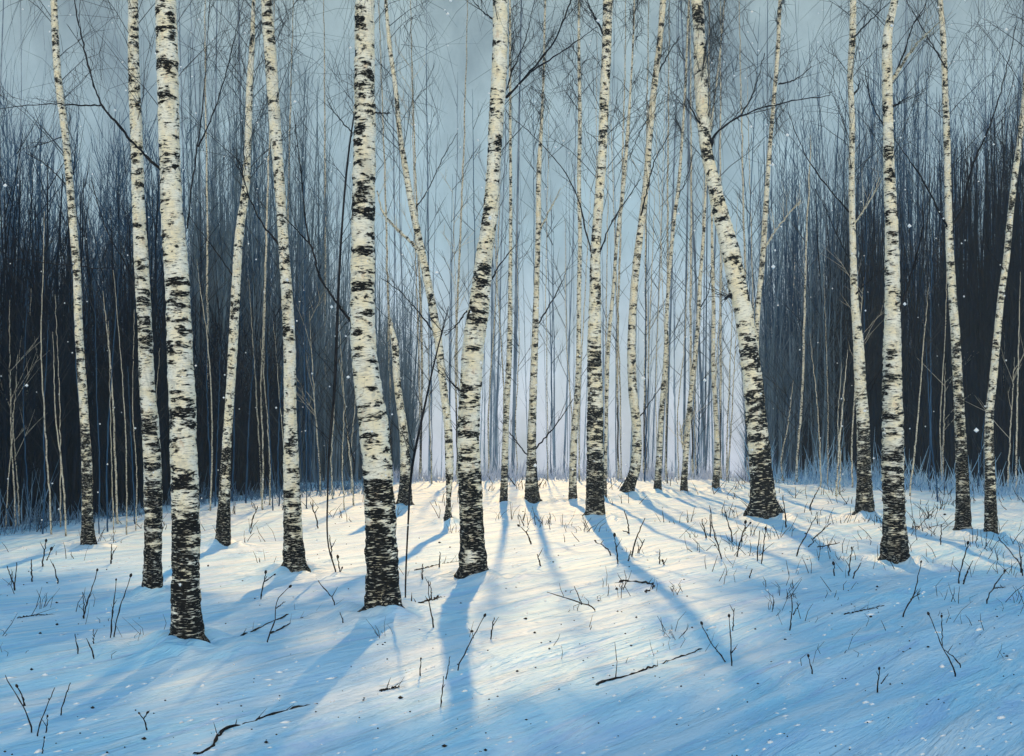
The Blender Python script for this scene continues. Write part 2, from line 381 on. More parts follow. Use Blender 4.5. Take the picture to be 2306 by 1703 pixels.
# ------------------------------------------------------------------ the birches
# name of tree: short phrase, label, foot (x, y), [(x, y, width)...] from the top of the frame down, extra
TREES = [
 dict(k='slim speckled birch at far left', lab='slim speckled birch at the left edge, leaning a little left at its top',
      foot=(199, 1237), dark=300, H=13,
      p=[(121,0,15),(131,180,16),(147,305,16),(155,392,16),(163,490,17),(173,616,17),(177,736,18),(187,894,19),(191,964,20),(196,1073,24),(197,1190,27),(199,1237,34)]),
 dict(k='mottled medium birch', lab='medium birch close on the left of the thick left birch, upright with dark mottled middle',
      foot=(344, 1345), dark=320, H=13,
      p=[(300,0,22),(301,142,25),(308,327,27),(313,490,29),(319,600,32),(327,763,32),(331,870,34),(339,964,38),(345,1128,40),(344,1300,42),(344,1345,46)]),
 dict(k='thick left birch', lab='thick white birch at left with black foot, one crooked dark branch reaching up left',
      foot=(420, 1455), dark=360, H=14,
      p=[(373,0,45),(376,109,48),(380,272,46),(384,409,46),(392,545,52),(400,654,54),(406,817,57),(410,894,58),(414,1018,60),(418,1182,62),(418,1346,64),(420,1455,70)]),
 dict(k='slender dark-topped birch', lab='slender birch with a dark kinked top, leaning right between two stouter left birches',
      foot=(502, 1232), dark=260, H=9.0,
      p=[(572,0,8),(569,82,11),(563,180,15),(557,354,16),(553,425,18),(540,518,19),(531,654,20),(524,790,21),(520,860,20),(513,964,20),(505,1128,27),(502,1232,33)]),
 dict(k='cream birch leaning left', lab='medium cream birch leaning left, snow cupped round its flared foot',
      foot=(662, 1292), dark=220, H=14,
      p=[(600,0,25),(610,136,27),(618,262,26),(626,371,24),(634,480,22),(639,561,23),(647,681,26),(652,790,27),(653,880,28),(654,964,30),(657,1101,38),(660,1210,44),(662,1292,52)]),
 dict(k='thickest birch', lab='thickest birch, with round black knots high up and a black foot',
      foot=(862, 1388), dark=380, H=15,
      p=[(822,0,44),(821,163,46),(821,327,50),(818,490,52),(817,627,54),(818,763,57),(827,860,60),(842,964,66),(853,1101,68),(859,1237,72),(862,1330,75),(862,1388,82)]),
 dict(k='forked cream birch', lab='thin curving cream birch with a pale forked limb reaching towards the thickest birch',
      foot=(1009, 1178), dark=120, H=15,
      p=[(869,0,7),(877,98,10),(891,202,10),(901,305,12),(915,392,14),(931,480,15),(945,545,16),(956,600,18),(972,681,18),(986,763,18),(998,870,17),(1009,964,18),(1012,1046,19),(1009,1172,22),(1009,1178,24)]),
 dict(k='broken birch stub', lab='short broken birch stub with a splintered top, right behind the thickest birch',
      foot=(911, 1143), dark=150, H=0, broken=True,
      p=[(876,722,3),(880,737,9),(886,760,14),(893,845,16),(898,894,17),(908,964,19),(913,1073,25),(911,1143,32)]),
 dict(k='bowed centre birch', lab='stout bowed birch whose top swings right, long blue shadow running from its foot',
      foot=(1066, 1308), dark=330, H=15,
      p=[(1127,0,34),(1125,136,34),(1119,245,34),(1111,381,31),(1103,490,35),(1089,588,38),(1080,681,46),(1068,763,49),(1060,870,49),(1055,964,49),(1059,1101,53),(1064,1237,57),(1066,1308,63)]),
 dict(k='thin straight cream birch', lab='thin straight cream birch standing just right of the stout bowed birch',
      foot=(1134, 1136), dark=90, H=17, crown=1,
      p=[(1148,0,5),(1149,240,6),(1150,440,7),(1150,545,8),(1149,627,9),(1148,763,12),(1144,860,13),(1139,964,14),(1136,1073,16),(1134,1136,18)]),
 dict(k='pale birch with a black flared foot', lab='slim pale birch with a wide black ringed foot in the sunlit snow',
      foot=(1198, 1131), dark=150, H=17.5, crown=1,
      p=[(1228,0,4),(1224,169,5),(1220,272,7),(1214,381,11),(1212,518,12),(1209,627,12),(1205,752,15),(1201,880,17),(1198,964,19),(1197,1046,23),(1198,1131,33)]),
 dict(k='faint pale birch', lab='faint thin pale birch just left of the tall dark-footed centre birch',
      foot=(1290, 1130), dark=60, H=17, crown=1, far=True,
      p=[(1304,0,5),(1304,136,7),(1306,272,9),(1304,409,9),(1306,545,9),(1304,654,10),(1303,790,11),(1299,894,12),(1294,964,15),(1290,1073,17),(1290,1130,19)]),
 dict(k='tall dark-footed centre birch', lab='tall upright birch right of centre with a blocky black foot',
      foot=(1340, 1168), dark=330, H=16,
      p=[(1369,0,22),(1366,109,21),(1360,245,22),(1356,354,20),(1348,463,21),(1341,572,23),(1340,681,27),(1338,790,32),(1340,880,34),(1340,964,37),(1340,1073,39),(1340,1168,43)]),
 dict(k='needle-thin leaning birch', lab='needle-thin birch leaning right, its foot hidden behind the blocky black foot',
      foot=(1362, 1122), dark=60, H=17, crown=1, far=True,
      p=[(1428,0,4),(1420,200,5),(1413,305,8),(1402,436,9),(1389,545,8),(1381,654,8),(1371,763,9),(1366,894,9),(1365,964,8),(1362,1122,9)]),
 dict(k='birch with a curled foot', lab='cream birch whose foot curls left into the bright snow and whose top leans right',
      foot=(1412, 1115), dark=110, H=17, crown=1,
      p=[(1493,0,14),(1487,82,13),(1476,174,14),(1468,245,15),(1462,316,14),(1457,392,15),(1446,490,15),(1434,588,17),(1426,681,17),(1422,790,19),(1425,880,20),(1433,960,21),(1434,1010,22),(1429,1060,24),(1412,1115,29)]),
 dict(k='thin birch right of the curled foot', lab='thin birch with a slight lean, first to the right of the curled-foot birch',
      foot=(1481, 1107), dark=80, H=17, crown=1,
      p=[(1552,0,4),(1543,200,5),(1535,330,6),(1526,436,8),(1520,480,8),(1511,572,8),(1503,681,8),(1498,817,10),(1489,937,12),(1485,1018,13),(1481,1107,17)]),
 dict(k='thin birch with a low fork', lab='thin leaning birch with a low side shoot, second to the right of the curled-foot birch',
      foot=(1540, 1109), dark=80, H=17, crown=1,
      p=[(1618,150,3),(1600,300,4),(1590,409,5),(1585,518,7),(1577,627,8),(1569,763,9),(1560,850,10),(1551,937,12),(1545,1018,13),(1540,1109,16)]),
 dict(k='little birch under the leaning giant', lab='little pale birch nearest on the left of the big leaning birch',
      foot=(1612, 1104), dark=70, H=17, crown=1,
      p=[(1600,300,3),(1603,490,5),(1604,572,7),(1607,708,9),(1606,817,10),(1612,937,11),(1615,1018,13),(1612,1104,17)]),
 dict(k='big leaning birch', lab='big leaning birch with an S-curved trunk, top bent left and foot black',
      foot=(1722, 1166), dark=300, H=13,
      p=[(1570,0,27),(1575,82,26),(1578,163,30),(1582,256,28),(1593,349,27),(1610,425,31),(1629,507,37),(1648,578,41),(1661,643,42),(1675,708,41),(1686,790,42),(1697,870,45),(1703,940,47),(1712,1040,50),(1719,1120,56),(1722,1166,64)]),
 dict(k='slim birch behind the leaning giant', lab='slim pale birch rising right from behind the big leaning birch',
      foot=(1702, 1112), dark=60, H=16, far=True, crown=1,
      p=[(1757,0,8),(1752,109,9),(1741,245,9),(1730,381,10),(1723,490,12),(1716,600,12),(1708,681,11),(1703,817,10),(1702,1112,12)]),
 dict(k='upright birch left of the stout right one', lab='slim upright birch with a dark kinked foot, left of the stout right-hand birch',
      foot=(1948, 1164), dark=260, H=15,
      p=[(1921,0,14),(1920,82,15),(1915,163,13),(1919,272,13),(1918,381,13),(1919,490,14),(1922,600,15),(1925,681,17),(1934,790,24),(1938,880,26),(1943,937,28),(1945,1018,30),(1947,1120,36),(1948,1164,40)]),
 dict(k='stout right birch', lab='stout birch at right with a kinked top, a pale high limb and a black foot',
      foot=(2015, 1268), dark=400, H=14,
      p=[(2015,0,16),(2000,71,20),(1998,163,23),(2000,272,23),(2002,381,25),(2007,490,28),(2009,600,33),(2010,708,35),(2009,817,41),(2009,880,44),(2010,937,46),(2011,1073,49),(2014,1182,50),(2015,1268,62)]),
 dict(k='dark-footed birch before the right wood', lab='slim birch with a long black foot, first right of the stout right-hand birch',
      foot=(2169, 1200), dark=420, H=14,
      p=[(2117,0,12),(2124,82,13),(2128,191,13),(2132,300,15),(2135,436,15),(2138,545,17),(2144,654,18),(2152,763,20),(2158,880,22),(2162,964,24),(2167,1073,28),(2169,1200,35)]),
 dict(k='bent birch at the right edge', lab='thin bent birch at the right edge, its top curving out to the right',
      foot=(2232, 1208), dark=300, H=12,
      p=[(2330,40,9),(2312,150,10),(2306,230,11),(2297,311,12),(2286,392,13),(2275,490,13),(2267,578,14),(2256,654,14),(2245,763,16),(2236,860,17),(2228,937,18),(2229,1046,22),(2232,1208,29)]),
]

# dark or pale limbs: index of tree, pale?, width at the root, polyline from root to tip
BR = [
 (2,0,7,[(366,385),(327,349),(294,316),(264,278),(229,237),(215,202),(185,87),(173,33),(163,-30)]),
 (2,0,4,[(229,237),(188,238),(114,234),(0,245)]),
 (2,0,4,[(422,515),(430,436),(441,354),(458,218),(466,98),(474,-20)]),
 (2,0,4,[(447,330),(474,272),(501,191),(526,98),(548,0)]),
 (0,0,3,[(146,306),(110,320),(76,332)]),
 (0,0,3,[(155,424),(109,376),(57,343)]),
 (0,0,3,[(170,600),(90,590),(11,583)]),
 (0,0,3,[(172,598),(220,605),(256,602)]),
 (3,0,3,[(526,625),(490,572),(458,529),(425,485)]),
 (3,0,4,[(553,425),(540,370),(530,355)]),
 (4,0,5,[(634,556),(604,523),(572,469),(553,420),(530,350)]),
 (5,0,6,[(790,725),(757,681),(722,627),(697,550),(673,523),(645,493)]),
 (5,0,4,[(697,550),(686,480),(678,392),(667,300),(660,250)]),
 (5,0,3,[(794,300),(750,250),(735,215)]),
 (5,0,4,[(845,254),(865,255),(880,256)]),
 (5,0,3,[(797,1040),(780,960),(776,910)]),
 (6,1,9,[(952,580),(935,555),(893,515),(861,474),(849,430)]),
 (6,0,4,[(980,750),(942,703),(904,659),(858,627)]),
 (6,0,3,[(936,470),(965,425),(995,360),(1030,300)]),
 (8,0,4,[(1052,700),(1025,735),(1002,757)]),
 (8,0,5,[(1036,880),(1015,860),(1002,839)]),
 (8,0,6,[(1140,220),(1193,163),(1247,93),(1285,0),(1295,-40)]),
 (8,0,4,[(1193,163),(1280,106),(1345,60)]),
 (8,0,4,[(1095,655),(1127,594),(1163,550)]),
 (8,0,4,[(1142,200),(1152,163),(1176,109),(1204,0)]),
 (8,0,4,[(1112,45),(1085,25),(1060,-5)]),
 (12,0,4,[(1333,575),(1318,518),(1307,463),(1274,392),(1217,322),(1152,262)]),
 (12,0,5,[(1364,90),(1340,38),(1318,0)]),
 (12,0,4,[(1350,575),(1372,512),(1405,458),(1443,403)]),
 (14,0,4,[(1440,500),(1454,440),(1480,350),(1510,300)]),
 (14,0,4,[(1475,180),(1500,130),(1531,82)]),
 (14,0,3,[(1436,945),(1465,905),(1493,866)]),
 (14,0,3,[(1462,262),(1440,300),(1416,360)]),
 (10,0,4,[(1205,1012),(1258,948),(1291,898)]),
 (10,0,4,[(1194,1032),(1160,990),(1127,948)]),
 (10,0,4,[(1209,735),(1242,681),(1274,616)]),
 (10,1,5,[(1214,520),(1240,470),(1262,425)]),
 (15,0,3,[(1524,450),(1545,405),(1560,350)]),
 (16,1,6,[(1543,1030),(1535,985),(1530,950)]),
 (16,0,3,[(1572,700),(1595,660),(1601,600)]),
 (18,0,5,[(1584,290),(1562,255),(1547,223)]),
 (18,0,6,[(1600,355),(1607,311),(1640,278),(1700,248),(1776,229),(1869,215)]),
 (18,0,4,[(1660,268),(1690,225),(1706,180),(1722,120)]),
 (18,0,8,[(1655,672),(1640,668),(1632,676)]),
 (19,1,5,[(1721,560),(1760,501),(1804,452)]),
 (19,0,4,[(1753,190),(1790,180),(1828,150)]),
 (20,0,4,[(1922,86),(1962,44),(2005,5)]),
 (20,0,4,[(1912,478),(1863,420),(1820,360),(1774,251)]),
 (20,0,3,[(1916,590),(1890,540),(1863,480),(1836,425)]),
 (20,1,4,[(1924,505),(1962,447),(1983,398)]),
 (20,0,4,[(1924,665),(1950,640),(1988,608)]),
 (20,0,5,[(1920,215),(1932,200),(1938,178)]),
 (21,1,8,[(2006,185),(2054,114),(2081,82),(2122,46)]),
 (21,0,5,[(2020,160),(2042,100),(2055,60),(2085,10)]),
 (21,0,6,[(2020,720),(2049,627),(2076,523),(2079,409)]),
 (21,0,4,[(1995,292),(1962,229),(1945,147)]),
 (21,0,5,[(2000,800),(1980,840),(1958,885)]),
 (21,0,6,[(2008,240),(2022,235),(2028,228)]),
 (22,0,5,[(2137,520),(2076,403),(2013,311)]),
 (22,0,6,[(2140,515),(2169,463),(2180,403),(2229,283),(2250,218),(2289,55)]),
 (22,0,4,[(2133,160),(2110,120),(2070,50),(2040,0)]),
 (23,0,3,[(2257,722),(2285,690),(2310,660)]),
 (23,0,3,[(2262,610),(2225,560),(2205,520)]),
 (1,0,3,[(328,860),(300,810),(275,780)]),
 (1,0,4,[(320,690),(285,600),(240,520),(205,400)]),
]

tree_root, tree_data = [], []
for i, t in enumerate(TREES):
    hit = ground_hit(*t['foot'])
    Y = hit[1]
    root = empty('birch_tree', (hit[0], hit[1], hit[2]))
    tag(root, t['lab'], 'tree', 'birch trunks standing in the clearing')
    far = t.get('far', False)
    rnd = random.Random(100 + i)
    rows = []
    for (x, y, w) in t['p']:
        p = ray(x, y, Y)
        rows.append([p[0], p[1], p[2], w / 2 / FPX * Y, max(0.0, 1 - (t['foot'][1] - y) / (1.35 * t['dark']))])
    # carry the stem on above the frame to its full height
    if not t.get('broken'):
        a, b = np.array(rows[0]), np.array(rows[1])
        top_z, H = a[2], t['H']
        if H > top_z + 0.4:
            sl = (a[0] - b[0]) / max(a[2] - b[2], 0.1) * 0.6
            nst = 5
            pre = []
            for s_ in range(1, nst + 1):
                f = s_ / nst
                z = top_z + (H - top_z) * f
                pre.append([a[0] + sl * (z - top_z) * (1 - 0.4 * f) + rnd.uniform(-.06, .06), Y + 0.25 * f * rnd.uniform(-1, 1), z, max(a[3] * (1 - 0.9 * f), 0.006), 0.0])
            rows = pre[::-1] + rows
    last = rows[-1]
    rows.append([last[0], Y, hit[2] - 0.18, last[3] * 1.15, 1.15])
    rows = rows[::-1]
    rows[1][3] *= 1.06
    length = sum(np.linalg.norm(np.array(rows[j + 1][:3]) - np.array(rows[j][:3])) for j in range(len(rows) - 1))
    pxm = FPX / Y
    n = int(min(620, max(120, length * pxm / 4.0)))
    C = spline(rows, n)
    C[:, 3] = np.maximum(C[:, 3], 0.004)
    seg = 22 if C[:, 3].mean() * pxm > 9 else 14
    ang = np.arange(seg) * 2 * math.pi / seg
    g = Geo()
    s = np.concatenate([[0], np.cumsum(np.linalg.norm(np.diff(C[:, :3], axis=0), axis=1))])
    rm = float(np.median(C[:, 3][: int(n * 0.8)]))
    tan = np.gradient(C[:, :3], axis=0)
    tan /= np.linalg.norm(tan, axis=1, keepdims=True)
    U = np.cross(tan, np.array([0, 1.0, 0])); U /= np.linalg.norm(U, axis=1, keepdims=True)
    Vv = np.cross(tan, U)
    V = np.zeros((n, seg, 3)); BC = np.zeros((n, seg, 3))
    off = rnd.uniform(0, 50)
    for j in range(n):
        sj = s[j] / rm
        for q in range(seg):
            ca, sa = math.cos(ang[q]), math.sin(ang[q])
            nz = mnoise.noise(Vector((ca * 0.8, sa * 0.8, sj * 0.55 + off))) * 0.07
            nz += mnoise.noise(Vector((ca * 1.6, sa * 1.6, sj * 2.6 + off))) * 0.085
            nz += mnoise.noise(Vector((ca * 2.4, sa * 2.4, sj * 7.0 + off))) * 0.04
            d = C[j, 4]
            if d > 0.7:   # root flare lobes
                nz += (d - 0.7) * 0.45 * (0.5 + 1.6 * mnoise.noise(Vector((ca * 1.3, sa * 1.3, off))))
            rr = C[j, 3] * (1 + nz)
            V[j, q] = C[j, :3] + (U[j] * ca + Vv[j] * sa) * rr
            BC[j, q] = (ca, sa, sj)
    idx = np.arange(n * seg).reshape(n, seg)
    nx = np.roll(idx, -1, axis=1)
    Q = np.stack([idx[:-1], nx[:-1], nx[1:], idx[1:]], axis=-1).reshape(-1, 4)
    g.add(V.reshape(-1, 3), Q, None, BC.reshape(-1, 3).astype(np.float32), np.repeat(C[:, 4], seg).astype(np.float32))
    # end cap
    g.add(np.concatenate([V[-1], C[-1:, :3]]), None, [[q, (q + 1) % seg, seg] for q in range(seg)],
          np.zeros((seg + 1, 3), np.float32))
    if t.get('broken'):
        P, Rr = [], []
        for q in range(7):
            b0 = C[-4 - q, :3] + np.array([rnd.uniform(-.02, .03), rnd.uniform(-.02, .02), 0])
            b1 = b0 + np.array([rnd.uniform(-.04, .03), rnd.uniform(-.03, .03), rnd.uniform(.08, .28)])
            P.append([b0, (b0 + b1) / 2, b1]); Rr.append([.022, .014, .002])
        batch_tubes(g, P, Rr, 4)
    g.build('trunk', M_BARK_FAR if far else M_BARK, root)
    R0 = float(C[2, 3])
    nr = 4 if R0 * pxm > 12 else 3
    for q in range(nr):
        a_ = 2 * math.pi * (q + rnd.uniform(-.3, .3)) / nr
        o_ = np.array([math.cos(a_), math.sin(a_), 0.0])
        L_ = rnd.uniform(.35, .72) * R0
        h0 = rnd.uniform(.3, 1.1) * R0
        bx_ = np.array([hit[0], hit[1], hit[2]])
        Pn = [bx_ + o_ * R0 * .45 + [0, 0, h0], bx_ + o_ * R0 * .85 + [0, 0, h0 * .45], bx_ + o_ * (R0 + L_ * .3) + [0, 0, .02], bx_ + o_ * (R0 * .6 + L_) + [0, 0, -.07]]
        gr = Geo()
        Cn = spline([list(p_) + [r_] for p_, r_ in zip(Pn, (R0 * .42, R0 * .30, R0 * .17, R0 * .06))], 12)
        batch_tubes(gr, Cn[None, :, :3], Cn[None, :, 3], 8, np.full((1, 12), 1.1))
        gr.build('root', M_BARK, root)
    tree_root.append(root)
    tree_data.append(dict(C=C, Y=Y, base=hit, H=C[-1, 2], far=far))

def twig_fan(P, Rr, base, direc, length, rad, depth, rnd):
    """recursive side twigs; K=4 rings each"""
    a = np.array(base); d = np.array(direc); d = d / np.linalg.norm(d)
    side = np.array([rnd.uniform(-1, 1), rnd.uniform(-.6, .6), rnd.uniform(-.5, .5)])
    pts = [a + d * length * f + side * length * 0.10 * f * f for f in (0, .33, .66, 1)]
    P.append(pts); Rr.append([rad, rad * .8, rad * .6, rad * .25])
    if depth > 0:
        for _ in range(rnd.randint(1, 3)):
            f = rnd.uniform(.25, .85)
            b = a + d * length * f + side * length * 0.10 * f * f
            nd = d + np.array([rnd.uniform(-.8, .8), rnd.uniform(-.6, .6), rnd.uniform(-.2, .7)])
            twig_fan(P, Rr, b, nd, length * rnd.uniform(.35, .65), rad * .6, depth - 1, rnd)

for bi, (ti, pale, w, pl) in enumerate(BR):
    td = tree_data[ti]
    Y = td['Y']
    rnd = random.Random(900 + bi)
    m = len(pl)
    dy = rnd.uniform(-0.9, 0.5)
    rows = []
    for j, (x, y) in enumerate(pl):
        f = j / (m - 1)
        # the limb leaves the middle of the stem and drifts in depth
        yy = Y + dy * f
        p = ray(x, y, yy)
        rows.append([p[0], p[1], p[2], max(w * 0.5 * (1 - 0.68 * f), 0.75) / FPX * yy])
    C = spline(rows, 8 + 4 * m)
    C[1:-1, :3] += (np.array([[rnd.gauss(0, 1), rnd.gauss(0, 1), rnd.gauss(0, 1)] for _ in range(len(C) - 2)]) * 0.8 / FPX * Y)
    g = Geo()
    # tangent-following tube
    n = len(C); seg = 6
    tan = np.gradient(C[:, :3], axis=0); tan /= np.linalg.norm(tan, axis=1, keepdims=True)
    U = np.cross(tan, np.array([0, 1.0, 0.05])); U /= np.linalg.norm(U, axis=1, keepdims=True)
    Vv = np.cross(tan, U)
    ang = np.arange(seg) * 2 * math.pi / seg
    rad = C[:, 3] * (1 + 0.25 * np.array([rnd.uniform(-1, 1) for _ in range(n)]))
    V = C[:, None, :3] + (U[:, None] * np.cos(ang)[None, :, None] + Vv[:, None] * np.sin(ang)[None, :, None]) * rad[:, None, None]
    idx = np.arange(n * seg).reshape(n, seg); nx = np.roll(idx, -1, axis=1)
    Q = np.stack([idx[:-1], nx[:-1], nx[1:], idx[1:]], axis=-1).reshape(-1, 4)
    s = np.concatenate([[0], np.cumsum(np.linalg.norm(np.diff(C[:, :3], axis=0), axis=1))])
    BC = np.zeros((n, seg, 3)); BC[..., 0] = np.cos(ang); BC[..., 1] = np.sin(ang); BC[..., 2] = (s / C[:, 3].mean())[:, None]
    g.add(V.reshape(-1, 3), Q, None, BC.reshape(-1, 3).astype(np.float32), np.zeros(n * seg, np.float32))
    P, Rr = [], []
    for _ in range(rnd.randint(3, 7)):
        j = rnd.randint(n // 4, n - 2)
        d = tan[j] + np.array([rnd.uniform(-.8, .8), rnd.uniform(-.5, .5), rnd.uniform(-.1, .8)])
        twig_fan(P, Rr, C[j, :3], d, rnd.uniform(25, 95) / FPX * Y, min(C[j, 3] * .5, 1.0 / FPX * Y), 1, rnd)
    batch_tubes(g, P, Rr, 3)
    g.build('branch', M_BARK if pale else M_TWIG, tree_root[ti])

# fine crowns: drooping and rising twigs round the upper stem
def crown_mesh(td, z0, z1, nlimb, ntw, spread, seed, thick=1.0, up=0.75):
    rnd = np.random.default_rng(seed)
    C = td['C']
    g = Geo()
    zs = z0 + (z1 - z0) * rnd.random(nlimb) ** 1.0
    j = np.clip(np.searchsorted(C[:, 2], zs), 1, len(C) - 1)
    st = C[j, :3]
    az = rnd.random(nlimb) * 2 * math.pi
    rel = (zs - z0) / max(z1 - z0, .1)
    L = spread * (1.0 - 0.6 * rel) * (0.55 + 0.6 * rnd.random(nlimb))
    upv = up + 0.6 * rnd.random(nlimb)
    d = np.stack([np.cos(az), np.sin(az), upv], axis=1)
    d /= np.linalg.norm(d, axis=1, keepdims=True)
    f = np.linspace(0, 1, 5)[None, :, None]
    P = st[:, None] + d[:, None] * L[:, None, None] * f
    P[:, :, 2] += -0.18 * L[:, None] * np.linspace(0, 1, 5)[None] ** 2
    P += rnd.normal(0, 0.03, P.shape) * f
    r0 = 0.011 * thick
    batch_tubes(g, P, np.repeat(np.linspace(r0, r0 * .3, 5)[None], nlimb, 0), 4)
    k = rnd.integers(0, nlimb, ntw)
    ff = 0.15 + 0.85 * rnd.random(ntw)
    b = st[k] + d[k] * (L[k] * ff)[:, None]
    b[:, 2] += -0.18 * L[k] * ff ** 2
    td_ = d[k] * 0.5 + rnd.normal(0, 0.55, (ntw, 3))
    td_[:, 2] += np.where(rnd.random(ntw) < .55, -1.3, 0.7)
    td_ /= np.linalg.norm(td_, axis=1, keepdims=True)
    tl = (0.25 + 0.75 * rnd.random(ntw)) * min(spread, 1.4) * 0.7
    f3 = np.array([0, .5, 1])[None, :, None]
    P2 = b[:, None] + td_[:, None] * tl[:, None, None] * f3
    P2[:, 1] += rnd.normal(0, .03, (ntw, 3)); P2[:, 2] += np.array([0, 0, -.12]) * tl[:, None]
    rr = 0.0048 * thick * (0.6 + 0.8 * rnd.random(ntw))
    batch_tubes(g, P2, np.stack([rr, rr * .8, rr * .3], 1), 3)
    return g

for i, t in enumerate(TREES):
    td = tree_data[i]
    if t.get('broken'): continue
    Y = td['Y']
    ztop = CAMZ + HOR / FPX * Y            # height of the frame's upper edge at this depth
    zc = td['base'][2]
    z0 = CAMZ + (HOR - 420) / FPX * Y
    z1 = max(td['H'] * 0.99, z0 + 1)
    thick = Y / 14.0
    if t.get('crown'):
        g = crown_mesh(td, z0 + 1.0, ztop + 0.5, 16, 260, 0.9, 40 + i, thick * .42, 1.2)
        shade_crown = crown_mesh(td, max(12.3, ztop + 1.8), max(td['H'], 16.5), 75, 1700 if t['foot'][0] < 1320 else 4200, 2.5, 70 + i, 4.0, 0.35)  # dense crown above the frame, shaped to shade the foreground snow
        for V_, Q_, bc_, dk_ in [(np.concatenate(shade_crown.V), np.concatenate(shade_crown.Q), np.concatenate(shade_crown.bc), np.concatenate(shade_crown.dk))]:
            g.add(V_, Q_, None, bc_, dk_)
    else:
        g = crown_mesh(td, z0, z1, 34, 620, min(1.0 + Y * 0.035, 1.7), 40 + i, thick * .42, 1.0)
    g.build('crown', M_CROWN, tree_root[i])

# ------------------------------------------------------------------ thin birches deeper in the wood
def gap_of(px, yb):
    """tree phrases the point stands between, judged low down near the feet"""
    fs = sorted((t['foot'][0], t['k']) for t in TREES if t['foot'][0] is not None)
    l = [k for x, k in fs if x <= px]; r = [k for x, k in fs if x > px]
    return (l[-1] if l else None, r[0] if r else None)

NUM = ['first', 'second', 'third', 'fourth', 'fifth', 'sixth', 'seventh', 'eighth', 'ninth', 'tenth', 'eleventh', 'twelfth', 'thirteenth', 'fourteenth', 'fifteenth', 'sixteenth', 'seventeenth', 'eighteenth', 'nineteenth', 'twentieth']
FAR = [
 ([(98,560),(93,800),(104,1000),(115,1204)],4,1), ([(60,700),(52,900),(62,1100),(68,1195)],3,0),
 ([(205,572),(214,800),(218,960),(222,1090)],4,1), ([(236,700),(249,830),(258,1000),(264,1180)],5,1),
 ([(121,800),(126,950),(140,1060),(148,1208)],4,1), ([(22,760),(26,1000),(35,1190)],4,1),
 ([(290,870),(296,1000),(303,1180)],3,0), ([(450,640),(470,800),(478,1000),(474,1150)],4,1),
 ([(565,700),(578,900),(588,1120)],4,1), ([(600,780),(606,950),(614,1150)],3,0),
 ([(700,760),(710,930),(722,1110)],4,1), ([(688,700),(695,900),(700,1105)],3,0),
 ([(770,860),(785,1000),(796,1140)],4,1), ([(772,1000),(771,1100)],3,1),
 ([(1798,470),(1787,654),(1771,894),(1763,1070)],6,1), ([(1823,381),(1814,600),(1806,894),(1793,1086)],7,1),
 ([(1860,560),(1856,750),(1859,900),(1858,1060)],4,1), ([(1905,830),(1894,950),(1884,1118)],5,1),
 ([(2086,700),(2074,850),(2062,1000),(2050,1117)],4,1), ([(2128,860),(2125,980),(2122,1092)],5,1),
 ([(2088,830),(2098,1000),(2112,1130)],4,0), ([(2200,680),(2198,850),(2196,1010)],4,1),
 ([(2282,850),(2275,980),(2270,1105)],4,1), ([(2296,700),(2290,950),(2288,1110)],5,1), ([(2215,960),(2206,1050),(2202,1110)],4,0),
 ([(1660,680),(1652,860),(1645,980),(1638,1078)],4,1), ([(1580,860),(1574,960),(1570,1080)],4,0),
 ([(1640,880),(1637,1000),(1634,1075)],3,1), ([(1520,640),(1518,860),(1514,1060)],4,0),
 ([(1472,500),(1462,760),(1456,1080)],4,1), ([(1246,600),(1242,860),(1240,1075)],3,0),
 ([(1168,560),(1164,800),(1162,1070)],4,0), ([(1100,480),(1108,760),(1105,1075)],4,1),
 ([(965,800),(968,960),(972,1090)],4,1), ([(1040,840),(1036,960),(1030,1090)],3,1),
]
rf = random.Random(5)
for lo, hi, n, yb, yt in ((0, 360, 16, (1150, 1205), (640, 900)), (430, 800, 16, (1105, 1150), (560, 900)), (1740, 2300, 24, (1060, 1120), (480, 900)),
                          (930, 1720, 24, (1078, 1088), (120, 640))):
    for q in range(n):
        x = lo + (hi - lo) * (q + rf.uniform(.05, .95)) / n
        y1 = rf.uniform(*yb); y0 = rf.uniform(*yt); lean = rf.uniform(-26, 26)
        FAR.append(([(x + lean, y0), (x + lean * .5 + rf.uniform(-5, 5), y0 * .6 + y1 * .4), (x + rf.uniform(-4, 4), y0 * .25 + y1 * .75), (x, y1)],
                    rf.uniform(2.6, 4.4), 1 if rf.random() < .6 else 0))
SHADE_BIRCHES = [(470,1108),(590,1102),(640,1080),(735,1079),(806,1078),(880,1080),(948,1079),(1030,1080),(1392,1080),(1450,1078),(1500,1079),(1560,1078),(1622,1079),(1682,1080)]  # birches added so their out-of-frame crowns shade the foreground
for x, y1 in SHADE_BIRCHES:
    l = rf.uniform(-14, 14)
    FAR.append(([(x + l * 2, 30), (x + l, 420), (x + rf.uniform(-5, 5), 800), (x, y1)], 6.5, 1, 18.0 if x < 600 else 23.0))
groups = {}
